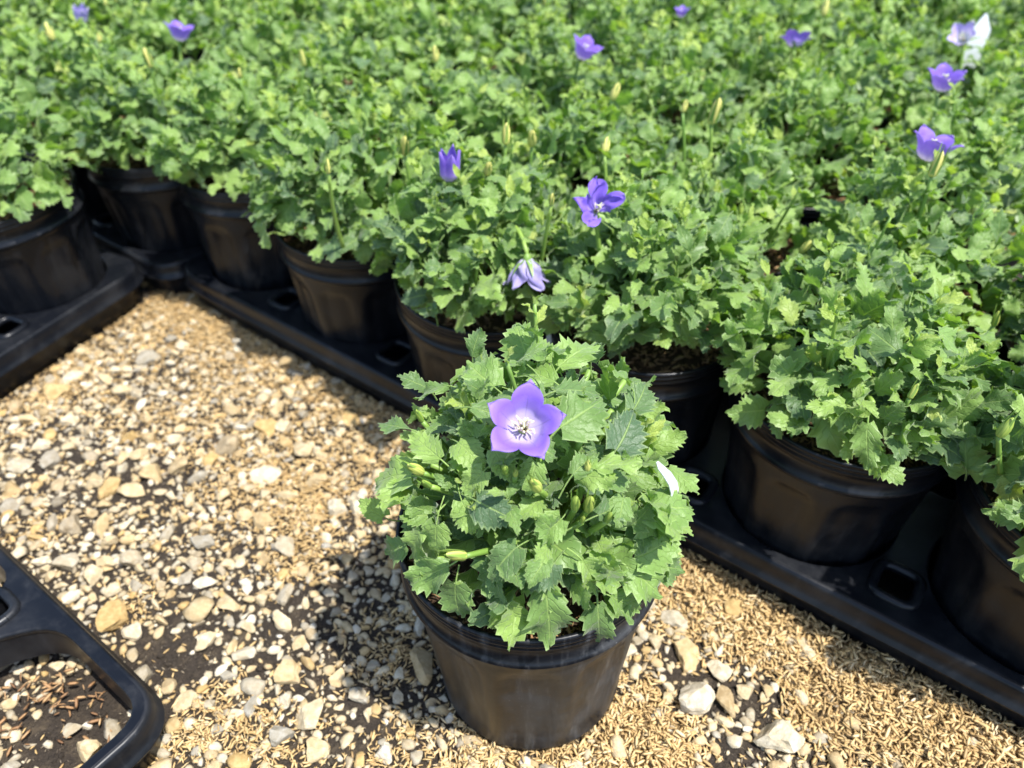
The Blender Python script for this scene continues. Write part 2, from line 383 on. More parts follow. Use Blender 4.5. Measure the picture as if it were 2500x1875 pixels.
for _ in range(36000):
    x, y = rng.uniform(-7.4, 5.6), rng.uniform(2.0, 10.8)
    if not in_path(x, y, 0): continue
    hd = float(blob(HB, x, y)); sd = float(blob(SB, x, y))
    if rng.uniform() < min(.9, .6 * hd) or rng.uniform() < 1.0 * sd: continue
    if (x - FPOT.x) ** 2 + (y - FPOT.y) ** 2 < .80 ** 2: continue
    s = float(np.clip(rng.lognormal(math.log(.046), .38), .02, .09))
    if free_fast(x, y, s): small.append((x, y, s))
def scatter(name, items, protos, mat, parent, zf):
    VV, FF, AA, n = [], [], [], 0
    for it in items:
        x, y, s = it[:3]; V, F = protos[rng.integers(len(protos))]
        a = rng.uniform(0, 6.28); ca, sa = math.cos(a), math.sin(a)
        tl = rng.normal(0, .3); ct, st = math.cos(tl), math.sin(tl)
        W = V.copy(); yy = W[:, 1] * ct - W[:, 2] * st; zz = W[:, 1] * st + W[:, 2] * ct
        X = W[:, 0] * ca - yy * sa; Y = W[:, 0] * sa + yy * ca
        VV.append(np.stack([x + X * s, y + Y * s, zf(s) + zz * s], 1) * U); FF.append(F + n); n += len(V); AA.append(np.full(len(V), rng.uniform()))
    me = big_mesh(name, np.concatenate(VV), np.concatenate(FF), mat, False, {'rnd': np.concatenate(AA)})
    return tag(obj(name, me, parent), kind='stuff')
scatter('gravel', [q for q in small if q[2] < .055], CHIPS, M_GRAVEL, ground, lambda s: s * .2)
scatter('gravel', [q for q in small if q[2] >= .055], MEDIUM, M_GRAVEL, ground, lambda s: s * .22)
crumbs = []
for _ in range(9000):
    x, y = rng.uniform(-7.4, 5.6), rng.uniform(2.0, 10.8)
    if in_path(x, y, 0) or rng.uniform() < .02: crumbs.append((x, y, float(np.clip(rng.lognormal(math.log(.022), .5), .008, .06))))
scatter('soil_crumbs', crumbs, CHIPS, M_SOIL, ground, lambda s: s * .1)

# rice hulls: slivers lying in drifts
def hull_cloud(X, Y, Z, Ln, flat=0.22):
    n = len(X)
    yaw = rng.uniform(0, 2 * np.pi, n); pit = rng.normal(0, flat, n); rol = rng.uniform(0, 2 * np.pi, n)
    cy, sy, cp_, sp_ = np.cos(yaw), np.sin(yaw), np.cos(pit), np.sin(pit)
    D = np.stack([cy * cp_, sy * cp_, sp_], 1); S_ = np.stack([-sy, cy, np.zeros(n)], 1); T = np.cross(D, S_)
    A = S_ * np.cos(rol * .2)[:, None] + T * np.sin(rol * .2)[:, None]; B = np.cross(D, A)
    P0 = np.stack([X, Y, Z], 1); w = Ln * rng.uniform(.10, .15, n); h = w * .6
    bend = (rng.normal(0, .06, n) * Ln)[:, None] * B
    rows = [P0 - D * (Ln / 2)[:, None]]
    for f, k in ((-.2, 1.0), (.2, .95)):
        c = P0 + D * (Ln * f)[:, None] + bend
        rows += [c + A * (w * k)[:, None], c + B * (h * k)[:, None], c - A * (w * k)[:, None] - B * (h * .3)[:, None]]
    rows.append(P0 + D * (Ln / 2)[:, None])
    V = np.stack(rows, 1).reshape(-1, 3)
    f0 = []
    for j in range(3):
        k = (j + 1) % 3
        f0 += [(0, 1 + k, 1 + j), (1 + j, 1 + k, 4 + k), (1 + j, 4 + k, 4 + j), (4 + j, 4 + k, 7)]
    F = (np.array(f0)[None] + (np.arange(n) * 8)[:, None, None]).reshape(-1, 3)
    tone = np.clip(.68 * rng.uniform(0, 1, n) + .32 * wob(X * 1.7 + 3, Y * 1.7), 0, 1)
    return V * U, F, np.repeat(tone, 8)
n0 = 330000
X = rng.uniform(-7.4, 5.8, n0); Y = rng.uniform(1.9, 10.9, n0)
den = np.clip(blob(HB, X, Y) * 1.05 - .75 * blob(SB, X, Y), 0, 1.6) * (.35 + .9 * wob(X, Y)) + .025
den = den * np.where(X < -.6, .60 - .1 * np.sin(3 * X + 2 * Y), 1.0)
tray_d = (X - 2.98) * NX.x + (Y - 5.2) * NX.y
den = den + .55 * np.exp(-((tray_d + 1.25) / .28) ** 2) * (X < 2.6) + .9 * np.exp(-((tray_d + 1.25) / .35) ** 2) * (X > .2)
ok = (rng.uniform(0, 1.25, n0) < den) & (tray_d < -.93)
ok &= ((X - FPOT.x) ** 2 + (Y - FPOT.y) ** 2 > .78 ** 2)
ok &= ~(((X - LPOT.x) * -LN.x + (Y - LPOT.y) * -LN.y < .9) & ((X - LPOT.x) * LD.x + (Y - LPOT.y) * LD.y < 1.1))
X, Y, den = X[ok], Y[ok], den[ok]
Z = .012 + rng.uniform(0, 1, len(X)) ** 1.6 * np.clip(den, .1, 1.3) * .085
# the packed bed of hulls under the loose ones: a low mound that breaks the soil only where the drift is thick
gx, gy = np.meshgrid(np.linspace(-7.4, 5.8, 200), np.linspace(1.9, 10.9, 140))
td = (gx - 2.98) * NX.x + (gy - 5.2) * NX.y
bd = np.clip(blob(HB, gx, gy) * 1.05 - .75 * blob(SB, gx, gy), 0, 1.6) * (.35 + .9 * wob(gx, gy)) * np.where(gx < -.6, .6, 1.0) + .9 * np.exp(-((td + 1.25) / .35) ** 2) * (gx > .2)
bz = -.035 + .062 * np.clip(bd, 0, 1.1) + rng.normal(0, .004, bd.shape)
bz = np.where(td > -.93, -.04, bz); bz = np.where((gx - FPOT.x) ** 2 + (gy - FPOT.y) ** 2 < .72 ** 2, -.03, bz)
BV = np.stack([gx, gy, bz], -1).reshape(-1, 3) * U; ii = np.arange(139)[:, None] * 200 + np.arange(199)[None]
BF = np.stack([ii, ii + 1, ii + 201, ii + 200], -1).reshape(-1, 4)
tag(obj('hull_bed', big_mesh('hull_bed', BV, BF, M_BED, True), ground), kind='stuff')
V, F, A = hull_cloud(X, Y, Z, (rng.lognormal(math.log(.088), .26, len(X)) * np.where(X < -.3, .82, 1.0)).clip(.03, .14))
tag(obj('rice_hulls', big_mesh('rice_hulls', V, F, M_HULL, False, {'rnd': A}), ground), kind='stuff')
ng = 42000; GX = rng.uniform(-7.4, 5.8, ng); GY = rng.uniform(1.9, 10.9, ng)
gk = (((GX - 2.98) * NX.x + (GY - 5.2) * NX.y) < -.93) & ((GX - FPOT.x) ** 2 + (GY - FPOT.y) ** 2 > .78 ** 2) & (rng.uniform(0, 1, ng) < .3 + .9 * wob(GX * 2, GY * 2))
V, F, A = hull_cloud(GX[gk], GY[gk], .006 + rng.uniform(0, .012, int(gk.sum())), rng.lognormal(math.log(.028), .4, int(gk.sum())).clip(.012, .06), .5)
tag(obj('grit', big_mesh('grit', V, F, M_GRIT, False, {'rnd': A}), ground), kind='stuff')
print('hulls', len(X), 'stones', nst, 'chips', len(small))

# ------------------------------------------------------------------ pots
def pot_mod(r, z, t, i):
    if .12 < z < 1.46 and i < 12:
        k = (t / (2 * math.pi) * 10) % 1.0
        d = abs(k - .5)
        s = min(1, max(0, (.36 - d) / .05)); top = 1.40 - .16 * max(0, (d - .18) / .18) ** 2
        q = s * min(1, max(0, (top - z) / .05))
        return r - .036 * q
    return r
ZB = [0, .02, .05, .16, .34, .60, .86, 1.10, 1.24, 1.32, 1.38, 1.44, 1.52]
prof = [(.70, .03), (.765, 0)] + [(.79 + .165 * z / 1.55, z) for z in ZB[1:]]
prof += [(.962, 1.555), (.985, 1.565), (1.0, 1.59), (.985, 1.615), (.968, 1.63), (.972, 1.72), (.978, 1.775), (.99, 1.785), (.992, 1.805), (.985, 1.815), (.988, 1.835), (1.0, 1.842), (1.003, 1.86), (.995, 1.868), (.997, 1.88), (1.004, 1.89), (1.0, 1.91), (.985, 1.92), (.968, 1.91), (.955, 1.86), (.94, 1.60)]
PV, PF = lathe(prof, 120, pot_mod)
PF = PF + [tuple(range(119, -1, -1))]
POT = mesh_np('pot', PV, PF, M_POT); POTF = mesh_np('pot', PV, PF, M_POTF)
def soil_mesh():
    V, F, n = [], [], 40; rs = random.Random(3)
    rad = [0, .15, .3, .45, .6, .75, .86, .945]
    V.append((0, 0, 1.70 * U))
    for r in rad[1:]:
        for j in range(n):
            t = 2 * math.pi * j / n
            V.append((r * math.cos(t) * U, r * math.sin(t) * U, (1.70 - .03 * r + rs.gauss(0, .014)) * U))
    for j in range(n): F.append((0, 1 + j, 1 + (j + 1) % n))
    for i in range(len(rad) - 2):
        for j in range(n): F.append((1 + i * n + j, 1 + (i + 1) * n + j, 1 + (i + 1) * n + (j + 1) % n, 1 + i * n + (j + 1) % n))
    return mesh_np('soil', V, F, M_MIX)
SOIL = soil_mesh()
nh = 900; th_ = rng.uniform(0, 6.283, nh); rr = .92 * np.sqrt(rng.uniform(.05, 1, nh))
V, F, A = hull_cloud(rr * np.cos(th_), rr * np.sin(th_), 1.70 + rng.uniform(0, .04, nh), rng.normal(.085, .02, nh).clip(.04, .13))
HULLTOP = big_mesh('hull_topping', V, F, M_HULLB, False, {'rnd': A})

# ------------------------------------------------------------------ leaves
def leaf_mesh(seed, kind, mat, rows=16, petiole=True):
    rs = random.Random(seed); V, F, UVs = [], [], []
    W = {'cordate': rs.uniform(.38, .47), 'ovate': rs.uniform(.28, .36), 'narrow': rs.uniform(.18, .25)}[kind]
    fold = rs.uniform(-.1, .45); curl = rs.uniform(-.25, .85); wav = rs.uniform(.06, .16); tw = rs.uniform(-.35, .35)
    k1, k2, p1, p2 = rs.uniform(7, 12), rs.uniform(7, 12), rs.uniform(0, 6.3), rs.uniform(0, 6.3)
    bendx = rs.uniform(-.16, .16); cord = {'cordate': .15, 'ovate': .05, 'narrow': .0}[kind]
    cols = [-1, -.72, -.38, 0, .38, .72, 1]
    asym = rs.uniform(.9, 1.1)
    def half(s):
        a = .42 if kind == 'cordate' else (.55 if kind == 'ovate' else .75)
        b = .95 if kind != 'narrow' else 1.05
        mx = (a / (a + b)) ** a * (b / (a + b)) ** b
        return W * (max(s, 0) ** a) * (max(1 - s, 0) ** b) / mx
    for i in range(rows + 1):
        s = i / rows
        w = half(max(s, .028)) if i < rows else .012
        tooth = 0
        if 0 < i < rows: tooth = ((.20 if kind == 'cordate' else .30) if i % 2 else -.09) * (1 - .35 * s) * rs.uniform(.25, 1.6)
        for c in cols:
            a = abs(c); side = asym if c > 0 else 2 - asym
            x = c * w * side * (1 + (tooth if a == 1 else 0))
            y = s + (.065 * (1 if i % 2 else 0) * (1 if a == 1 and 0 < i < rows else 0))
            y -= cord * a ** 1.5 * max(0, 1 - s / .35) ** 1.3
            y += .06 * a * a * math.sin(math.pi * s)
            x += bendx * s * s
            z = fold * abs(x) * (1 - .3 * s) - curl * s * s * .55
            z += wav * a * a * math.sin((k1 if c > 0 else k2) * s + (p1 if c > 0 else p2)) * (1 if kind != 'narrow' else .6)
            z += .022 * math.sin(s * 33 - a * 5) * (a * (1 - a)) * 2
            z += tw * x * (s - .4)
            z -= .12 * a ** 2 * W
            z += .035 * noise.noise(Vector((x * 6 + seed, y * 6, seed * .37))) * (1 if a < 1 else 1.6)
            V.append((x, y, z)); UVs.append((c * .5 + .5, s))
    nc = len(cols)
    for i in range(rows):
        for j in range(nc - 1):
            F.append((i * nc + j, i * nc + j + 1, (i + 1) * nc + j + 1, (i + 1) * nc + j))
    if petiole:
        L = rs.uniform(.35, .9); b = len(V)
        pts = bez((0, .04, -.012), (0, -.3 * L, -.02), (rs.uniform(-.1, .1), -.8 * L, -.55 * L), 5)
        tv, tf = tube(pts, [.020, .019, .02, .022, .026], 4, False)
        V += [tuple(p) for p in tv]; UVs += [(.5, .02)] * len(tv); F += [tuple(q + b for q in f) for f in tf]
    return mesh_np('leaf', V, F, mat, True, UVs)
LEAF = {k: [leaf_mesh(1000 + i + 50 * j, k, M_LEAF) for i in range(12)] for j, k in enumerate(('cordate', 'ovate', 'narrow'))}
YOUNG = [leaf_mesh(2000 + i, 'ovate' if i % 2 else 'narrow', M_YOUNG, 12) for i in range(10)]
LOW = []
for i in range(10):
    me = leaf_mesh(3000 + i, ('cordate', 'ovate')[i % 2], M_FOL, 8, False)
    v = np.empty(len(me.vertices) * 3, np.float32); me.vertices.foreach_get('co', v)
    f = np.array([list(p.vertices) for p in me.polygons]); lu = np.empty(len(me.loops) * 2, np.float32); me.uv_layers[0].data.foreach_get('uv', lu)
    uvv = np.zeros((len(me.vertices), 2), np.float32); uvv[f.ravel()] = lu.reshape(-1, 2)
    LOW.append((v.reshape(-1, 3), f, uvv)); bpy.data.meshes.remove(me)

def frame(pos, y, n, s):
    y = Vector(y).normalized(); x = y.cross(Vector(n))
    if x.length < 1e-4: x = y.cross(Vector((.3, .2, 1)))
    x.normalize(); n = x.cross(y)
    M = Matrix(((x.x, y.x, n.x, 0), (x.y, y.y, n.y, 0), (x.z, y.z, n.z, 0), (0, 0, 0, 1)))
    return Matrix.Translation(Vector(pos) * U) @ M @ Matrix.Scale(s * U, 4)

class Dome:
    def __init__(s, rx, ry, zc, rz, seed, cx=0.0): s.rx, s.ry, s.zc, s.rz, s.off, s.cx = rx, ry, zc, rz, Vector((seed * 3.1, seed * 1.7, 0)), cx
    def point(s, d, k=1.0):
        k = min(1.17 if d.z > .3 else 1.05, k * (1 + .30 * noise.noise(d * 2.1 + s.off) + .18 * noise.noise(d * 5 + s.off)))
        return Vector((s.cx + d.x * s.rx * k, d.y * s.ry * k, s.zc + d.z * s.rz * k))
def leaf_specs(rs, dome, n, pol_max, size, inner=False, face=None):
    out = []
    while len(out) < n:
        cz = rs.uniform(math.cos(pol_max), 1); az = rs.uniform(0, 2 * math.pi); sz = math.sqrt(max(0, 1 - cz * cz))
        d = Vector((sz * math.cos(az), sz * math.sin(az), cz))
        if face is not None and d.dot(face) < -.35 and rs.random() < .75: continue
        k = rs.uniform(.45, .85) if inner else (rs.uniform(.8, 1.03) if rs.random() < .8 else rs.uniform(1.0, 1.12))
        p = dome.point(d, k)
        hor = Vector((d.x, d.y, 0)) * (1 if d.z < .8 else .6)
        low = max(0, -d.z + .25)
        ang = rs.uniform(0, 6.283)
        y = hor * .9 + Vector((math.cos(ang), math.sin(ang), 0)) * .6 + Vector((0, 0, .3 * max(0, d.z))) + Vector((0, 0, rs.gauss(.25, .55) - 1.1 * low))
        nr = d * .55 + Vector((0, 0, .75)) + Vector((rs.gauss(0, .5), rs.gauss(0, .5), rs.gauss(0, .2)))
        L = size * rs.uniform(.62, 1.2) * (1 - .12 * max(0, d.z))
        q = rs.random()
        if d.z > .45: kind = 'young' if q < .16 else ('narrow' if q < .42 else ('ovate' if q < .88 else 'cordate'))
        else: kind = 'cordate' if q < .48 else ('ovate' if q < .93 else 'narrow')
        if kind == 'young': L *= .62; y = y + Vector((0, 0, .5))
        out.append((p - y.normalized() * L * .35, y, nr, L, kind))
    return out
def shoot_specs(rs, dome, n, size):
    out, st = [], []
    for _ in range(n):
        az = rs.uniform(0, 6.283); q = math.sqrt(rs.uniform(0, .75)); d = Vector((q * math.cos(az), q * math.sin(az), math.sqrt(1 - q * q)))
        b = dome.point(d, .85); ax = Vector((d.x * .5 + rs.gauss(0, .2), d.y * .5 + rs.gauss(0, .2), 1)).normalized(); H = rs.uniform(.22, .60)
        st.append((b, b + ax * H)); m = rs.randint(5, 7); t0 = rs.uniform(0, 6.28)
        for i in range(m):
            f = i / (m - 1); t = t0 + i * 2.4; rad = Vector((math.cos(t), math.sin(t), 0))
            y = rad * (1 - .5 * f) + ax * (.35 + .9 * f); L = size * (1.0 - .62 * f) * rs.uniform(.8, 1.15)
            out.append((b + ax * H * (.2 + .8 * f), y, ax * .9 - rad * .25 + Vector((rs.gauss(0, .25), rs.gauss(0, .25), 0)), L, 'young' if f > .5 else ('narrow' if rs.random() < .5 else 'ovate')))
    return out, st
def add_leaf(root, rs, spec):
    p, y, nr, L, kind = spec
    me = rs.choice(YOUNG) if kind == 'young' else rs.choice(LEAF[kind])
    return obj('leaf', me, root, M=frame(p, y, nr, L))
def foliage(root, rs, specs):
    VV, FF, UU, AA, n = [], [], [], [], 0
    for p, y, nr, L, k in specs:
        V, F, uv = rs.choice(LOW); M = np.array(frame(p, y, nr, L))
        VV.append(V @ M[:3, :3].T + M[:3, 3]); FF.append(F + n); UU.append(uv); AA.append(np.full(len(V), rs.random() * .8)); n += len(V)
    me = big_mesh('foliage', np.concatenate(VV), np.concatenate(FF), M_FOL, True, {'rnd': np.concatenate(AA)}, np.concatenate(UU))
    return tag(obj('foliage', me, root), kind='stuff')

# ------------------------------------------------------------------ buds and flowers
def sepal_geo(n, r0, L, spread, wid, pw=2.0):
    V, F = [], []
    for k in range(n):
        t = 2 * math.pi * k / n + .3; ct, st = math.cos(t), math.sin(t); b = len(V)
        for i in range(5):
            s = i / 4; r = r0 * (1 + .15 * math.sin(math.pi * s)) + spread * s ** pw; z = L * s; w = wid * (1 - s) ** .7
            for c in (-1, 0, 1):
                V.append((r * ct - st * c * w * .5, r * st + ct * c * w * .5, z + (0 if c else .0) - .02 * abs(c) * 0))
        for i in range(4):
            for c in range(2): F.append((b + i * 3 + c, b + i * 3 + c + 1, b + i * 3 + 4 + c, b + i * 3 + 3 + c))
    return V, F
def bud_mesh(seed):
    rs = random.Random(seed); L = 1.0; rad = rs.uniform(.19, .24)
    prof = [(.06, -.1), (.15, -.06), (.2, .02), (rad * .95, .2), (rad, .42), (rad * .85, .66), (rad * .5, .88), (.02, 1.0)]
    V, F = lathe(prof, 20, lambda r, z, t, i: r * (1 + .07 * math.cos(5 * t) * (i > 2)))
    V = [(x / U, y / U, z / U) for x, y, z in V]
    uv = [(j / 20, i / 7) for i in range(8) for j in range(20)]
    b = len(V); SV, SF = sepal_geo(5, .19, rs.uniform(1.15, 1.5), rs.uniform(-.08, .12), .17)
    V += SV; uv += [(0.025, .5)] * len(SV); F += [tuple(q + b for q in f) for f in SF]
    me = mesh_np('bud', V, F, M_BUD, True, uv); me.materials.append(M_STEM)
    nf = len(F) - len(SF); me.polygons.foreach_set('material_index', [0] * nf + [1] * len(SF)); return me
BUDS = [bud_mesh(i) for i in range(6)]
M_RIPE = plain('ripe bud', (0.60, 0.56, 0.16), 0.5); RIPE = []
for i in range(4):
    me_ = bud_mesh(70 + i); me_.materials[0] = M_RIPE; RIPE.append(me_)
def petal_mesh(open_, mat, seed, wilt=0.0, flare=1.0):
    """one lobe of a five-lobed bell, axis +Z, overall corolla length about 1"""
    rs = random.Random(seed); V, F, uv = [], [], []; nr, nc = 18, 12
    ph = rs.uniform(0, 6)
    for i in range(nr + 1):
        t = i / nr
        # profile: cup then lobe
        ax = 1.0 * t - .50 * open_ * max(0, t - .45) ** 1.5 * flare
        rad = .10 + .34 * min(1, t / .22) ** .6 * (.55 + .45 * open_) + (.80 * open_ * t ** 1.5) + .28 * open_ * flare * max(0, t - .6) ** 1.4
        hw = math.pi / 5 * 1.015
        if t > .56:
            s = (t - .56) / .44
            lobe = (1 - s ** 1.9) ** .80 * (1 + .04 * math.sin(math.pi * min(1, s * 1.4)))
        else: lobe = 1
        for j in range(nc + 1):
            c = 2 * j / nc - 1
            a = c * hw * lobe
            r = rad * (1 - .05 * abs(c)) + .035 * math.cos(c * math.pi) * t
            z = ax - .04 * c * c * t
            tip = max(0, t - .85) / .15
            z += .07 * tip * (1 - abs(c)) * (-1 if open_ > .5 else 0)
            if wilt: r *= 1 + wilt * .35 * math.sin(9 * t + ph + 3 * c); z += wilt * .12 * math.sin(7 * c + 6 * t + ph)
            z += .012 * math.sin(14 * t + 5 * c + ph)
            V.append((r * math.cos(a), r * math.sin(a), z)); uv.append((c * .5 + .5, t))
    for i in range(nr):
        for j in range(nc): F.append((i * (nc + 1) + j, i * (nc + 1) + j + 1, (i + 1) * (nc + 1) + j + 1, (i + 1) * (nc + 1) + j))
    return mesh_np('petal', V, F, mat, True, uv)
STYLES = {'open': ([petal_mesh(.80, M_PETAL, i, 0.0, 1.25) for i in range(3)], 1), 'cup': ([petal_mesh(.55, M_PETAL, 10 + i) for i in range(3)], 1),
          'pale': ([petal_mesh(.62, M_PETAL_PALE, 20 + i) for i in range(3)], 1), 'closed': ([petal_mesh(.02, M_PETAL, 30 + i) for i in range(2)], 0),
          'palebell': ([petal_mesh(.12, M_PETAL_PALE, 40 + i) for i in range(2)], 0), 'crumple': ([petal_mesh(.80, M_PETAL_DEEP, 60 + i, .55) for i in range(4)], 1), 'wilt': ([petal_mesh(.5, M_PETAL_WILT, 50 + i, .4) for i in range(4)], 0)}
def style_mesh():
    V, F = [], []
    def add(pts, rads):
        b = len(V); v, f = tube(pts, rads, 8); V.extend(v); F.extend(tuple(q + b for q in g) for g in f)
    add([(0, 0, .02), (0, 0, .35), (.01, 0, .66)], [.036, .025, .026])
    for k in range(3):
        t = k * 2.094 + .5; c, s = math.cos(t), math.sin(t); pts = []
        for i in range(9):
            a = i / 8 * 4.1; r = .10 - .004 * i
            pts.append((c * (r * math.sin(a) * 1.0 + .05 * i * .35), s * (r * math.sin(a) + .05 * i * .35), .66 + r * (1 - math.cos(a)) * .55 - .012 * i))
        add(pts, [.024] * 7 + [.02, .01])
    return mesh_np('style', V, F, M_STYLE)
STYLE = style_mesh()
def stamen_mesh(mat, seed):
    rs = random.Random(seed); V, F = tube([(.06, 0, .05), (.14, .02, .18), (.17 + rs.uniform(-.05, .06), .03, .34), (.22 + rs.uniform(-.1, .1), rs.uniform(-.1, .1), .46)], [.02, .028, .034, .01], 6)
    return mesh_np('stamen', V, F, mat)
STAMENS = [stamen_mesh(M_STAMEN, 1), stamen_mesh(M_STAMEN, 2), stamen_mesh(M_STAMEN, 3), stamen_mesh(M_STAMEN, 5), stamen_mesh(M_STAMEN_DARK, 4)]
pv, pf = lathe([(.03, -.22), (.10, -.16), (.15, -.04), (.13, .06), (.10, .10)], 14)
pv = [(x / U, y / U, z / U) for x, y, z in pv]
def calyx_mesh(L, spread, pw):
    cv, cf = sepal_geo(5, .14, L, spread, .17, pw)
    return mesh_np('calyx', pv + cv, pf + [tuple(q + len(pv) for q in f) for f in cf], M_STEM)
CALYX, CALYX_OPEN = calyx_mesh(.5, .5, .6), calyx_mesh(.16, .85, .75)

def rot_to(axis, spin=0.0):
    q = Vector((0, 0, 1)).rotation_difference(Vector(axis).normalized())
    return q.to_matrix().to_4x4() @ Matrix.Rotation(spin, 4, 'Z')
def add_flower(root, pos, axis, size, style, spin=0.0, detail=False, gap=None):
    """pos: base of the corolla in the plant's own frame"""
    fl = obj('flower', None, root, M=Matrix.Translation(Vector(pos) * U) @ rot_to(axis, spin) @ Matrix.Scale(size * U, 4))
    fl.empty_display_size = .01
    P, st = STYLES[style]
    for k in range(5):
        if gap is not None and k == gap: continue
        obj('petal', P[k % len(P)], fl, M=Matrix.Rotation(2 * math.pi * k / 5, 4, 'Z') @ Matrix.Scale(1 + .05 * math.sin(k * 2.3), 4))
    obj('calyx', CALYX_OPEN if st else CALYX, fl)
    if st:
        obj('style', STYLE, fl)
        for k in range(10 if detail else 3): obj('stamen', STAMENS[k % 4], fl, M=Matrix.Rotation(k * (.63 if detail else 2.1), 4, 'Z') @ Matrix.Rotation(.18 * math.sin(k * 5), 4, 'Y'))
    return fl
def add_stem(root, a, b, r0=.03, r1=.02, sag=None, name='stem'):
    a, b = Vector(a), Vector(b)
    m = (a + b) * .5 + (Vector(sag) if sag is not None else Vector((0, 0, .12)))
    V, F = tube([p * U for p in bez(a, m, b, 9)], [(r0 + (r1 - r0) * i / 8) * U for i in range(9)], 7)
    return obj(name, mesh_np(name, V, F, M_STEM), root)
def add_bud(root, pos, axis, size, rs):
    return obj('bud', rs.choice(BUDS), root, M=Matrix.Translation(Vector(pos) * U) @ rot_to(axis, rs.uniform(0, 6)) @ Matrix.Scale(size * U, 4))

# ------------------------------------------------------------------ potted plants
PLANTS = []
def potted_plant(x, y, seed, label, nleaf, ninner, pol, dome=None, tilt=(0, 0), size=.29, pot=POT, face=None, shoots=11, stems=9):
    rs = random.Random(seed)
    root = obj('potted_bellflower', None, loc=(x * U, y * U, .004)); root.empty_display_size = .02
    root.rotation_euler = (R_(tilt[0]), R_(tilt[1]), 0)
    tag(root, label, 'potted plant', 'potted bellflowers')
    p = obj('pot', pot, root); p.rotation_euler = (0, 0, rs.uniform(0, 6))
    s = obj('soil', SOIL, root); s.rotation_euler = (0, 0, rs.uniform(0, 6))
    h = tag(obj('hull_topping', HULLTOP, root), kind='stuff'); h.rotation_euler = (0, 0, rs.uniform(0, 6))
    dome = dome or (Dome(rs.uniform(1.05, 1.14), rs.uniform(1.05, 1.14), rs.uniform(2.10, 2.18), rs.uniform(.85, 1.0), seed) if face is not None else Dome(rs.uniform(1.04, 1.14), rs.uniform(1.04, 1.14), rs.uniform(1.95, 2.1), rs.uniform(.92, 1.12), seed))
    for sp in leaf_specs(rs, dome, nleaf, R_(pol), size, face=face): add_leaf(root, rs, sp)
    sh, sts = shoot_specs(rs, dome, shoots, size * .95)
    for sp in sh: add_leaf(root, rs, sp)
    for a_, b_ in sts[:4]: add_stem(root, a_ - Vector((0, 0, .25)), b_, .018, .013, (0, 0, .03))
    if ninner: foliage(root, rs, leaf_specs(rs, dome, ninner, R_(min(pol, 88)), size, True))
    for k in range(stems):
        t = k * 2.4 + rs.uniform(-.3, .3); q = rs.uniform(.35, .9); d = Vector((math.cos(t) * q, math.sin(t) * q, math.sqrt(max(0, 1 - q * q))))
        e = dome.point(d, .93); add_stem(root, (math.cos(t) * .18, math.sin(t) * .18, 1.66), e, .034, .02, (d.x * -.1, d.y * -.1, .25))
    PLANTS.append((root, dome, rs)); return root, dome, rs

CAMV = Vector((0, -.55, .55))
row_words = {0: 'front row beside the gravel', 1: 'second row', 2: 'third row', 3: 'fourth row', 4: 'fifth row', 5: 'sixth row', 6: 'seventh row', 7: 'eighth row'}
ordn = ['first', 'second', 'third', 'fourth', 'fifth', 'sixth', 'seventh', 'eighth', 'ninth', 'tenth', 'eleventh', 'twelfth', 'thirteenth', 'fourteenth']
FRONT_LABEL = {-1: 'potted bellflower in shade where the left tray meets the front row', 0: 'potted bellflower at the rounded left end of the long front tray',
               1: 'potted bellflower left of the wilted lilac bell, its pot between two tray handle holes', 2: 'potted bellflower right behind the lone pot, wilted lilac bell hanging over its rim',
               3: 'potted bellflower under the split purple flower, white stick at its rim', 4: 'large potted bellflower right of the lone pot between two tray handle holes',
               5: 'potted bellflower cut off by the right edge in the front tray'}
TILT = {0: (-3, 1), 1: (2, 1), 2: (4, 1.5), 3: (-1, -1), 4: (-1, 1.5), 5: (0, 0), -1: (0, 0)}
for j, (x, y) in ROW0.items():
    n = 250 if j >= 0 else 190
    potted_plant(x, y, 40 + j, FRONT_LABEL[j], n, 190, 88 if j in (2, 3) else 94, tilt=TILT[j], face=CAMV, size=.33)
# more rows behind, wherever the picture can see them
grid = {}
for k in range(0, 8):
    for j in range(-8, 9):
        if k == 0 and j in ROW0: continue
        if j in ROW0: b = Vector((*ROW0[j], 0))
        elif j < -1: b = Vector((*ROW0[-1], 0)) + UX * 2.02 * (j + 1)
        else: b = Vector((*ROW0[5], 0)) + UX * 2.02 * (j - 5)
        p = b + NX * (2.03 * k)
        jr = random.Random(j * 31 + k * 7); p = p + Vector((jr.uniform(-.07, .07), jr.uniform(-.07, .07), 0))
        u, v = project((p.x, p.y, 2.6)); dep = p.y * _cp + (CAM_H - 2.6) * _sp
        m = 1.15 * FPX / dep
        if p.y < 3 or u < -m * .75 or u > 2500 + m * 1.25 or v < -m * .62 or v > 1900: continue
        if (p - LPOT).length < 1.9: continue
        grid.setdefault(k, []).append((u, j, p))
for k, row in grid.items():
    row.sort(key=lambda a: a[0])
    for i, (u, j, p) in enumerate(row):
        if k == 0: lab = f'leafy potted bellflower far back past the shaded pot, {ordn[i]} from the left edge'
        else: lab = f'leafy potted bellflower in the {row_words[k]} back from the gravel, {ordn[i]} from left'
        near = (p - Vector((0, 4, 0))).length < 8.2
        potted_plant(p.x, p.y, 200 + j * 17 + k * 331, lab, 125 if near else 100, 120, 84, tilt=(random.uniform(-2, 2), random.uniform(-2, 2)), size=.325, stems=5)
potted_plant(LPOT.x, LPOT.y, 77, 'potted bellflower in the left tray, black ringed rim cut by the left edge', 250, 130, 96, tilt=(1, -3), face=CAMV, size=.29)
potted_plant(LPOT.x + 2.1 * LN.x, LPOT.y + 2.1 * LN.y, 78, 'leafy bellflower at the left edge behind the ringed pot in the left tray', 170, 110, 85, size=.29, stems=4)

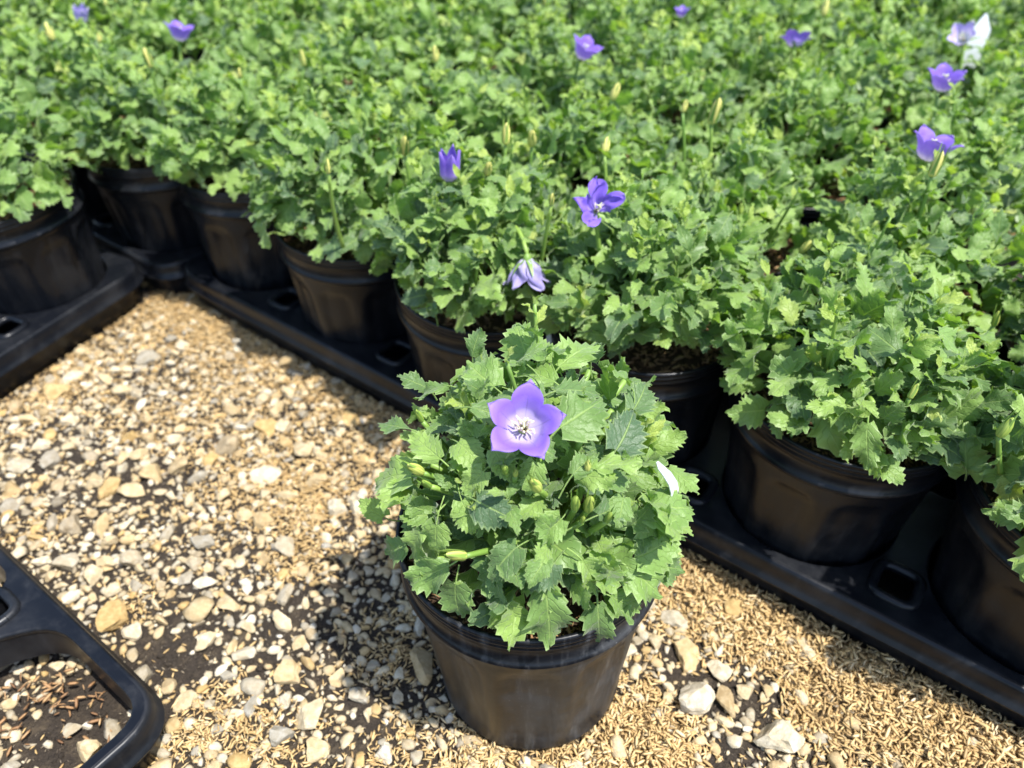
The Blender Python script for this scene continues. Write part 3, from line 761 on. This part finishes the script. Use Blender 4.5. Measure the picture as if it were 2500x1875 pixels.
# the lone pot in front
FD = Dome(.93, .92, 2.16, 1.02, 5, .09)
froot, fdome, frs = potted_plant(FPOT.x, FPOT.y, 5, 'lone potted bellflower standing on the gravel with one wide open purple flower', 255, 200, 97, dome=FD, tilt=(-1.0, -1.0), size=.285, shoots=8, pot=POTF, face=CAMV, stems=16)
def f_point(px, py, k=1.0):
    """where the line of sight through a place in the photograph meets the lone plant's mound (plant frame)"""
    o = Vector((0, 0, CAM_H)) - FPOT; d = ray(px, py)
    A = Vector((d.x / (FD.rx * k), d.y / (FD.ry * k), d.z / (FD.rz * k))); B = Vector((o.x / (FD.rx * k), o.y / (FD.ry * k), (o.z - FD.zc) / (FD.rz * k)))
    a, b, c = A.dot(A), 2 * A.dot(B), B.dot(B) - 1; D = b * b - 4 * a * c
    t = (-b - math.sqrt(D)) / (2 * a) if D > 0 else -b / (2 * a)
    return o + d * t
KEY = [  # base, tip (photograph), kind, k of mound, how much the blade faces the camera
    (1171, 890, 1186, 820, 'ovate', 1.06, .7), (1310, 902, 1269, 804, 'cordate', 1.08, .7), (1387, 922, 1468, 841, 'ovate', 1.1, .3), (1061, 967, 988, 930, 'ovate', 1.06, .3),
    (1114, 963, 1021, 975, 'narrow', 1.1, .3), (1240, 914, 1110, 914, 'ovate', 1.04, .4), (1228, 971, 1159, 914, 'cordate', 1.08, .4), (1375, 959, 1273, 906, 'ovate', 1.06, .4), (1379, 983, 1497, 967, 'narrow', 1.06, .2),
    (1391, 1073, 1505, 1004, 'cordate', 1.06, .6), (1566, 1028, 1607, 967, 'cordate', 1.08, .6), (1525, 1130, 1582, 1040, 'cordate', 1.05, .7), (1021, 1069, 933, 1053, 'narrow', 1.1, .1), (1094, 1146, 1017, 1077, 'ovate', 1.05, .5),
    (1021, 1183, 911, 1175, 'cordate', 1.04, .5), (948, 1280, 903, 1248, 'cordate', 1.02, .3), (1005, 1350, 940, 1378, 'ovate', 1.03, .4), (1045, 1321, 996, 1398, 'ovate', 1.04, .5), (1082, 1309, 1078, 1382, 'cordate', 1.03, .5),
    (1110, 1409, 1009, 1447, 'ovate', 1.05, .5), (1603, 1268, 1717, 1268, 'cordate', 1.06, .6), (1570, 1390, 1680, 1341, 'cordate', 1.04, .5), (1127, 1452, 1123, 1536, 'cordate', 1.02, .7), (1248, 1508, 1279, 1591, 'cordate', 1.04, .7),
    (1349, 1470, 1369, 1612, 'ovate', 1.06, .7), (1473, 1508, 1479, 1624, 'ovate', 1.06, .8), (1505, 1484, 1581, 1522, 'ovate', 1.04, .6), (1553, 1414, 1622, 1480, 'cordate', 1.03, .6), (1147, 1252, 1180, 1330, 'cordate', 1.0, .7), (1183, 1252, 1275, 1300, 'cordate', 1.02, .7),
    (1140, 1108, 1200, 1160, 'cordate', 1.0, .6), (1200, 1180, 1160, 1230, 'cordate', 1.0, .6), (1330, 1160, 1310, 1225, 'cordate', .98, .6), (1390, 1300, 1330, 1350, 'cordate', 1.03, .6), (1480, 1290, 1570, 1255, 'ovate', 1.04, .4), (1440, 1400, 1480, 1470, 'ovate', 1.03, .6),
    (1280, 1400, 1240, 1440, 'cordate', 1.02, .6), (1310, 1110, 1370, 1130, 'cordate', 1.0, .5), (1420, 1190, 1475, 1130, 'ovate', 1.02, .4), (1500, 1210, 1560, 1180, 'cordate', 1.02, .5), (1230, 1130, 1250, 1170, 'cordate', 1.0, .6)]
for bx, by, tx, ty, kind, k, cf_ in KEY:
    a = f_point(bx, by, k); o_ = Vector((0, 0, CAM_H)) - FPOT
    dep = (a - o_).dot(Vector((0, _cp, -_sp))); b2 = f_point(tx, ty, k); dep2 = (b2 - o_).dot(Vector((0, _cp, -_sp)))
    dep2 = dep + max(-.14, min(.12, dep2 - dep)); b = o_ + ray(tx, ty) * dep2; y = b - a
    mid = (a + b) * .5; out = Vector((mid.x, mid.y, (mid.z - FD.zc) * 1.3)).normalized()
    view = (Vector((0, 0, CAM_H)) - FPOT - mid).normalized()
    nr = view * cf_ + out * .6 + Vector((0, 0, .4)) + Vector((frs.gauss(0, .15), frs.gauss(0, .15), 0))
    obj('leaf', frs.choice(LEAF[kind]), froot, M=frame(a, y, nr, max(.2, y.length * 1.0)))
# its flower, facing up and towards the viewer
fb = f_point(1300, 1080, 1.10)
for ch in list(froot.children):            # nothing grows through the open flower
    if ch.name.startswith('leaf'):
        c_ = ch.matrix_basis @ Vector((0, .5, 0)) / U; v_ = c_ - (fb + Vector((.0, -.08, .14)))
        if v_.length < .27 or (c_ - fb).dot(Vector((.02, -.50, .86))) > -.02 and v_.length < .40: bpy.data.objects.remove(ch)
add_flower(froot, fb, (.02, -.50, .86), .225, 'open', R_(8), True)
add_stem(froot, (0.02, .1, 1.9), fb + Vector((-.01, .03, -.07)), .03, .026, (0, .05, .1), 'flower_stem')
for px, py, k, ax, s in [(1047, 1178, 1.06, (-.5, -.3, .8), .17), (1256, 1184, 1.0, (-.1, -.3, .9), .12), (1279, 1192, 1.0, (.1, -.2, .9), .08), (1335, 1226, 1.02, (-.3, -.3, .9), .17), (1424, 1272, 1.05, (0, -.2, 1), .15), (1456, 1276, 1.06, (.05, -.2, 1), .17),
                         (1440, 1306, 1.05, (.1, -.3, .9), .09), (1500, 1303, 1.05, (.2, -.2, 1), .12), (1150, 1385, 1.06, (-.6, -.4, .6), .18), (1304, 862, 1.1, (0, .1, 1), .16), (1296, 885, 1.08, (-.1, .1, 1), .1), (1455, 1180, 1.02, (0, 0, 1), .1), (1182, 1036, 1.04, (-.2, -.1, 1), .12), (1046, 1046, 1.04, (-.3, 0, 1), .12), (1068, 1212, 1.05, (-.4, -.3, .8), .11)]:
    p = f_point(px, py, k); a = Vector(ax).normalized(); s *= .85; add_bud(froot, p, a, s, frs)
    add_stem(froot, p - a * .32 + Vector((p.x, p.y, 0)) * -.12, p - a * .015, .026, .018, (0, 0, 0), 'flower_stem')

# flowers and buds on the other plants
def nearest(p):
    return min(PLANTS[:-1], key=lambda t: (t[0].location.x / U - p.x) ** 2 + (t[0].location.y / U - p.y) ** 2)
K = 1.13
for px, py, z, style, axis, size, spin, gap in [
        (183, 48, 3.15, 'palebell', (.3, -.1, .9), .27, .3, None), (388, 88, 3.05, 'cup', (.25, .15, 1), .27, .9, None), (1236, 112, 3.2, 'cup', (.35, -.1, .9), .28, .2, None), (1716, 108, 3.1, 'open', (.1, .5, .8), .22, .2, None),
        (2085, 88, 3.2, 'pale', (-.5, -.3, .6), .22, .4, None), (2052, 195, 3.2, 'cup', (.05, -.12, 1), .28, .1, None), (2018, 345, 3.2, 'cup', (.25, .02, 1), .30, .5, None), (957, 366, 3.2, 'closed', (0, 0, 1), .32, 0, None),
        (1303, 462, 3.22, 'crumple', (.12, -.62, .75), .20, .45, 4), (1122, 520, 2.85, 'wilt', (.05, -.35, -.9), .27, 0, None), (1470, 32, 3.1, 'cup', (0, 0, 1), .16, 0, None)]:
    p = at(px * K, py * K, z); root, dm, rs = nearest(p)
    q = p - root.location / U
    add_flower(root, q, axis, size, style, spin, gap=gap)
    a = Vector(axis).normalized()
    e = q - a * size * .2
    if style == 'wilt': add_stem(root, Vector((q.x * .4, q.y * .4 + .25, 2.5)), e, .028, .02, (0, .1, .35), 'flower_stem')
    else: add_stem(root, Vector((q.x * .75, q.y * .75, 2.2)), e, .028, .02, (0, 0, -.05), 'flower_stem')
brs = random.Random(9)
blist = [(120, 77, .2), (325, 142, .2), (640, 143, .17), (925, 128, .17), (862, 317, .21), (1075, 293, .18), (1131, 297, .18), (1318, 210, .17), (1563, 265, .24), (1036, 352, .15), (1780, 30, .2), (1337, 535, .15), (2037, 375, .2), (1750, 535, .17),
         (230, 12, .2), (250, 5, .18), (1500, 240, .12), (1160, 12, .16), (1320, 330, .14), (1170, 400, .1), (1640, 85, .1), (700, 350, .12), (500, 180, .1), (215, 90, .12), (2140, 700, .16), (1860, 590, .15), (1700, 620, .12), (1950, 870, .13), (2160, 940, .18), (1990, 480, .14), (2110, 470, .12), (810, 470, .13), (1460, 620, .12), (1030, 500, .13), (1620, 470, .12)]
for px, py, s in blist:
    p = at(px * K, py * K, brs.uniform(3.18, 3.32) - .62 * (py > 450)); root, dm, rs = nearest(p); q = p - root.location / U
    a = Vector((brs.gauss(0, .2), brs.gauss(0, .2), 1)).normalized(); add_bud(root, q, a, s * (1.12 if py < 450 else .9), brs).data = RIPE[brs.randrange(4)] if py < 450 else BUDS[brs.randrange(6)]
    add_stem(root, Vector((q.x * .85, q.y * .85, 2.2)), q - a * .015, .024, .017, (brs.gauss(0, .04), 0, -.05), 'flower_stem')

# ------------------------------------------------------------------ trays
TZ = .55
def rounded(pts, rad, n=7):
    out = []; m = len(pts)
    for i in range(m):
        p = Vector((*pts[i], 0)); a = (Vector((*pts[i - 1], 0)) - p).normalized(); b = (Vector((*pts[(i + 1) % m], 0)) - p).normalized()
        s, e = p + a * rad, p + b * rad
        for k in range(n): t = k / (n - 1); out.append((s * (1 - t) ** 2 + p * 2 * t * (1 - t) + e * t * t).to_2d())
    return out
def tray(name_label, origin, ux, ny, cols, rows, pitch=2.015, square=False):
    """origin: centre of the corner cell; ux along the long side, ny from that long edge into the tray"""
    ux, ny = ux.to_2d(), ny.to_2d(); ang = math.atan2(ux.y, ux.x); flip = ux.x * ny.y - ux.y * ny.x < 0
    root = obj('pot_tray', None, loc=(origin.x * U, origin.y * U, .002)); root.empty_display_size = .02
    root.rotation_euler = (0, 0, ang); tag(root, name_label, 'tray', 'black carrying trays')
    g = -1 if flip else 1
    e = .945; x0, x1 = -e, (cols - 1) * pitch + e; y0, y1 = -e, (rows - 1) * pitch + e
    cu = bpy.data.curves.new('flange', 'CURVE'); cu.dimensions = '2D'; cu.fill_mode = 'BOTH'; cu.resolution_u = 4
    cu.extrude = .012 * U; cu.bevel_depth = .022 * U; cu.bevel_resolution = 2
    def spline(pts):
        sp = cu.splines.new('POLY'); sp.points.add(len(pts) - 1); sp.use_cyclic_u = True
        for q, p in zip(sp.points, pts): q.co = (p[0] * U, p[1] * g * U, 0, 1)
    outl = rounded([(x0, y0), (x1, y0), (x1, y1), (x0, y1)], .32 if square else .42)
    spline([(p.x, p.y) for p in outl])
    rc = .865; cellsq = rounded([(-.885, -.885), (.45, -.885), (.84, -.32), (.84, .32), (.45, .885), (-.885, .885)], .28, 6)
    for i in range(cols):
        for j in range(rows):
            if square: spline([(i * pitch + p.x, j * pitch + p.y) for p in cellsq])
            else: spline([(i * pitch + rc * math.cos(t * .1309), j * pitch + rc * math.sin(t * .1309)) for t in range(48)])
    holes = []
    for i in range(cols - 1):
        for yy in (-.56, (rows - 1) * pitch + .56): holes.append(((i + .5) * pitch, yy, .185, .195))
    for i in range(cols - 1):
        for j in range(rows - 1): holes.append(((i + .5) * pitch, (j + .5) * pitch, .22, .22))
    for cx, cy, a, b in holes: spline([(p.x, p.y) for p in rounded([(cx - a, cy - b), (cx + a, cy - b), (cx + a, cy + b), (cx - a, cy + b)], .11, 5)])
    cu.materials.append(M_TRAY)
    tmp = bpy.data.objects.new('tmp', cu); C.objects.link(tmp); dg = bpy.context.evaluated_depsgraph_get()
    me = bpy.data.meshes.new_from_object(tmp.evaluated_get(dg)); bpy.data.objects.remove(tmp)
    fl = obj('flange', me, root); fl.location = (0, 0, TZ * U)
    # rolled lip and skirt swept round the outline
    prof_ = [(-.03, .024), (.01, .034), (.035, .022), (.048, -.01), (.055, -.07), (.065, -.17), (.095, -.19), (.095, -.205), (.06, -.198), (.035, -.18), (.0, -.22), (-.02, -.40), (-.025, -.55), (-.045, -.55), (-.04, -.2)]
    V, F = [], []; m = len(outl); cen = Vector(((x0 + x1) / 2, (y0 + y1) / 2))
    rsx = random.Random(4)
    for i, p in enumerate(outl):
        tn = (outl[(i + 1) % m] - outl[i - 1]).normalized(); nn = Vector((tn.y, -tn.x))
        if nn.dot(p - cen) < 0: nn = -nn
        for q, (o_, z_) in enumerate(prof_):
            V.append(((p.x + nn.x * o_) * U, (p.y + nn.y * o_) * g * U, (TZ + z_) * U))
    k = len(prof_)
    for i in range(m):
        for q in range(k - 1):
            f = (i * k + q, ((i + 1) % m) * k + q, ((i + 1) % m) * k + q + 1, i * k + q + 1); F.append(f if not flip else f[::-1])
    # divide long sides so that the skirt can have cut-outs
    obj('lip', mesh_np('lip', V, F, M_TRAY), root)
    for i in range(cols):
        for j in range(rows):
            if square:
                CV, CF, mq = [], [], len(cellsq)
                for sc_, zz in ((1.0, .55), (.985, .46), (.97, .30), (.96, .22)):
                    CV += [(p.x * sc_ * U, p.y * sc_ * g * U, zz * U) for p in cellsq]
                for a_ in range(3):
                    for b_ in range(mq): CF.append((a_ * mq + b_, a_ * mq + (b_ + 1) % mq, (a_ + 1) * mq + (b_ + 1) % mq, (a_ + 1) * mq + b_))
            else: CV, CF = lathe([(.865, .54), (.858, .50), (.83, .10), (.80, .03), (.62, .03), (.60, .06)], 48)
            obj('cell', mesh_np('cell', CV, CF, M_TRAY), root, loc=(i * pitch * U, j * pitch * g * U, 0))
    for cx, cy, a, b in holes[:2 * (cols - 1)]:
        pts = rounded([(cx - a, cy - b), (cx + a, cy - b), (cx + a, cy + b), (cx - a, cy + b)], .12, 5)
        pts = [Vector((p.x * U, p.y * g * U, (TZ + .03) * U)) for p in pts]; tv, tf = tube(pts + [pts[0]], [.05 * U] * (len(pts) + 1), 8, False)
        obj('handle_rim', mesh_np('handle_rim', tv, tf, M_TRAY), root)
    return root
def c0(j, k=0): return Vector((*ROW0[j], 0)) + NX * 2.03 * k
tray('black tray under the front-row pots left of the lone pot', Vector((-3.52, 9.79, 0)), UX, NX, 3, 2)
tray('black tray with two handle holes under the large pots at the right', Vector((1.37, 6.38, 0)), UX, NX, 3, 2)
tray('black tray under the shaded pot at the back of the gravel', Vector((-5.22, 10.85, 0)), -UX, NX, 2, 2)
tray('black tray under the ringed pot at the left edge', LPOT, -LD, LN, 3, 1)
EMPTYC = Vector((-4.10, 2.78, 0))
tray('empty black tray in the bottom left corner with hulls in its cell', EMPTYC, -UX, -NX, 3, 2, square=True)
# debris in the empty tray's cell
nh = 420; th_ = rng.uniform(0, 6.283, nh); rr = .80 * np.sqrt(rng.uniform(0, 1, nh))
hx, hy = rr * np.cos(th_), rr * np.sin(th_); keep = (hy > .05) & (rng.uniform(0, 1, nh) < np.clip(hy * 1.6, 0, 1)); hx, hy = hx[keep], hy[keep]
V, F, A = hull_cloud(EMPTYC.x + hx, EMPTYC.y + hy, .06 + rng.uniform(0, .16, len(hx)) * hy.clip(.1, 1), rng.normal(.095, .018, len(hx)).clip(.05, .14))
tag(obj('cell_hulls', big_mesh('cell_hulls', V, F, M_HULLB, False, {'rnd': A}), ground), kind='stuff')
for hx, hy, s in [(.5, -.25, .16), (.25, -.42, .2), (.62, .1, .14), (-.1, -.55, .13), (-.35, -.3, .12), (.6, -.5, .15), (.05, -.05, .09), (.4, .28, .1)]:
    M = Matrix.Translation(Vector((EMPTYC.x + hx, EMPTYC.y + hy, .05 + s * .25)) * U) @ Matrix.Rotation(hx * 9, 4, 'Z') @ Matrix.Scale(s * U, 4)
    obj('stone', STONES[int(abs(hx) * 100) % 18], ground, M=M)

# ------------------------------------------------------------------ plant labels (plastic tags)
def plant_tag(base, topc, w, bend, label, point=False):
    b, t = Vector(base), Vector(topc); V, F = [], []; n = 12
    ax = (t - b); side = ax.cross(Vector((0, -1, .3))).normalized(); nrm = side.cross(ax).normalized()
    for i in range(n + 1):
        s = i / n; ww = w * (1 if not point else min(1, .25 + 1.2 * s)) * (1 if s < .85 else max(.1, (1 - s) / .15))
        c = b + ax * s + nrm * bend * math.sin(math.pi * s)
        for q, th in ((-1, 0), (1, 0), (1, .012), (-1, .012)): V.append((c + side * ww * q + nrm * (th + .03 * 0)) * U)
    for i in range(n):
        for q in range(4): F.append((i * 4 + q, i * 4 + (q + 1) % 4, i * 4 + 4 + (q + 1) % 4, i * 4 + 4 + q))
    F.append((3, 2, 1, 0)); F.append(tuple(n * 4 + q for q in range(4)))
    o = obj('plant_tag', mesh_np('plant_tag', V, F, M_TAG, False)); tag(o, label, 'plant tag', 'plant tags'); return o
def on_plane(px, py, yy):
    d = ray(px, py); return Vector((0, 0, CAM_H)) + d * (yy / d.y)
def strip_tag(pts, side, w, label):
    V, F = [], []; sd = Vector(side).normalized()
    for i, p in enumerate(pts):
        d = (pts[min(i + 1, len(pts) - 1)] - pts[max(i - 1, 0)]).normalized(); nn = d.cross(sd).normalized()
        for q, h in ((-1, 0), (1, 0), (1, .014), (-1, .014)): V.append((p + sd * w[i] * q + nn * h) * U)
    for i in range(len(pts) - 1):
        for q in range(4): F.append((i * 4 + q, i * 4 + (q + 1) % 4, i * 4 + 4 + (q + 1) % 4, i * 4 + 4 + q))
    F.append((3, 2, 1, 0)); F.append(tuple((len(pts) - 1) * 4 + q for q in range(4)))
    return tag(obj('plant_tag', mesh_np('plant_tag', V, F, M_TAG)), label, 'plant tag', 'plant tags')
tp = [on_plane(x, y, 3.45) for x, y in ((1602, 1128), (1612, 1143), (1626, 1158), (1640, 1180), (1645, 1200), (1643, 1222), (1630, 1260), (1600, 1320), (1560, 1400))]
strip_tag(tp, (.42, .72, -.62), [.01, .07, .10, .11, .11, .11, .10, .10, .08], 'curved white plastic tag poking out at the right of the lone plant')
a = at(1344, 822, 1.75); plant_tag(a + Vector((0, .02, -.1)), a + Vector((.03, .12, .35)), .045, .0, 'thin white stick tag inside the pot rim right behind the lone plant')
a = at(2400, 62, 3.0); plant_tag(a + Vector((0, .1, -1.2)), a + Vector((.05, .12, .14)), .15, .06, 'white plastic tag among the leaves near the top right corner')
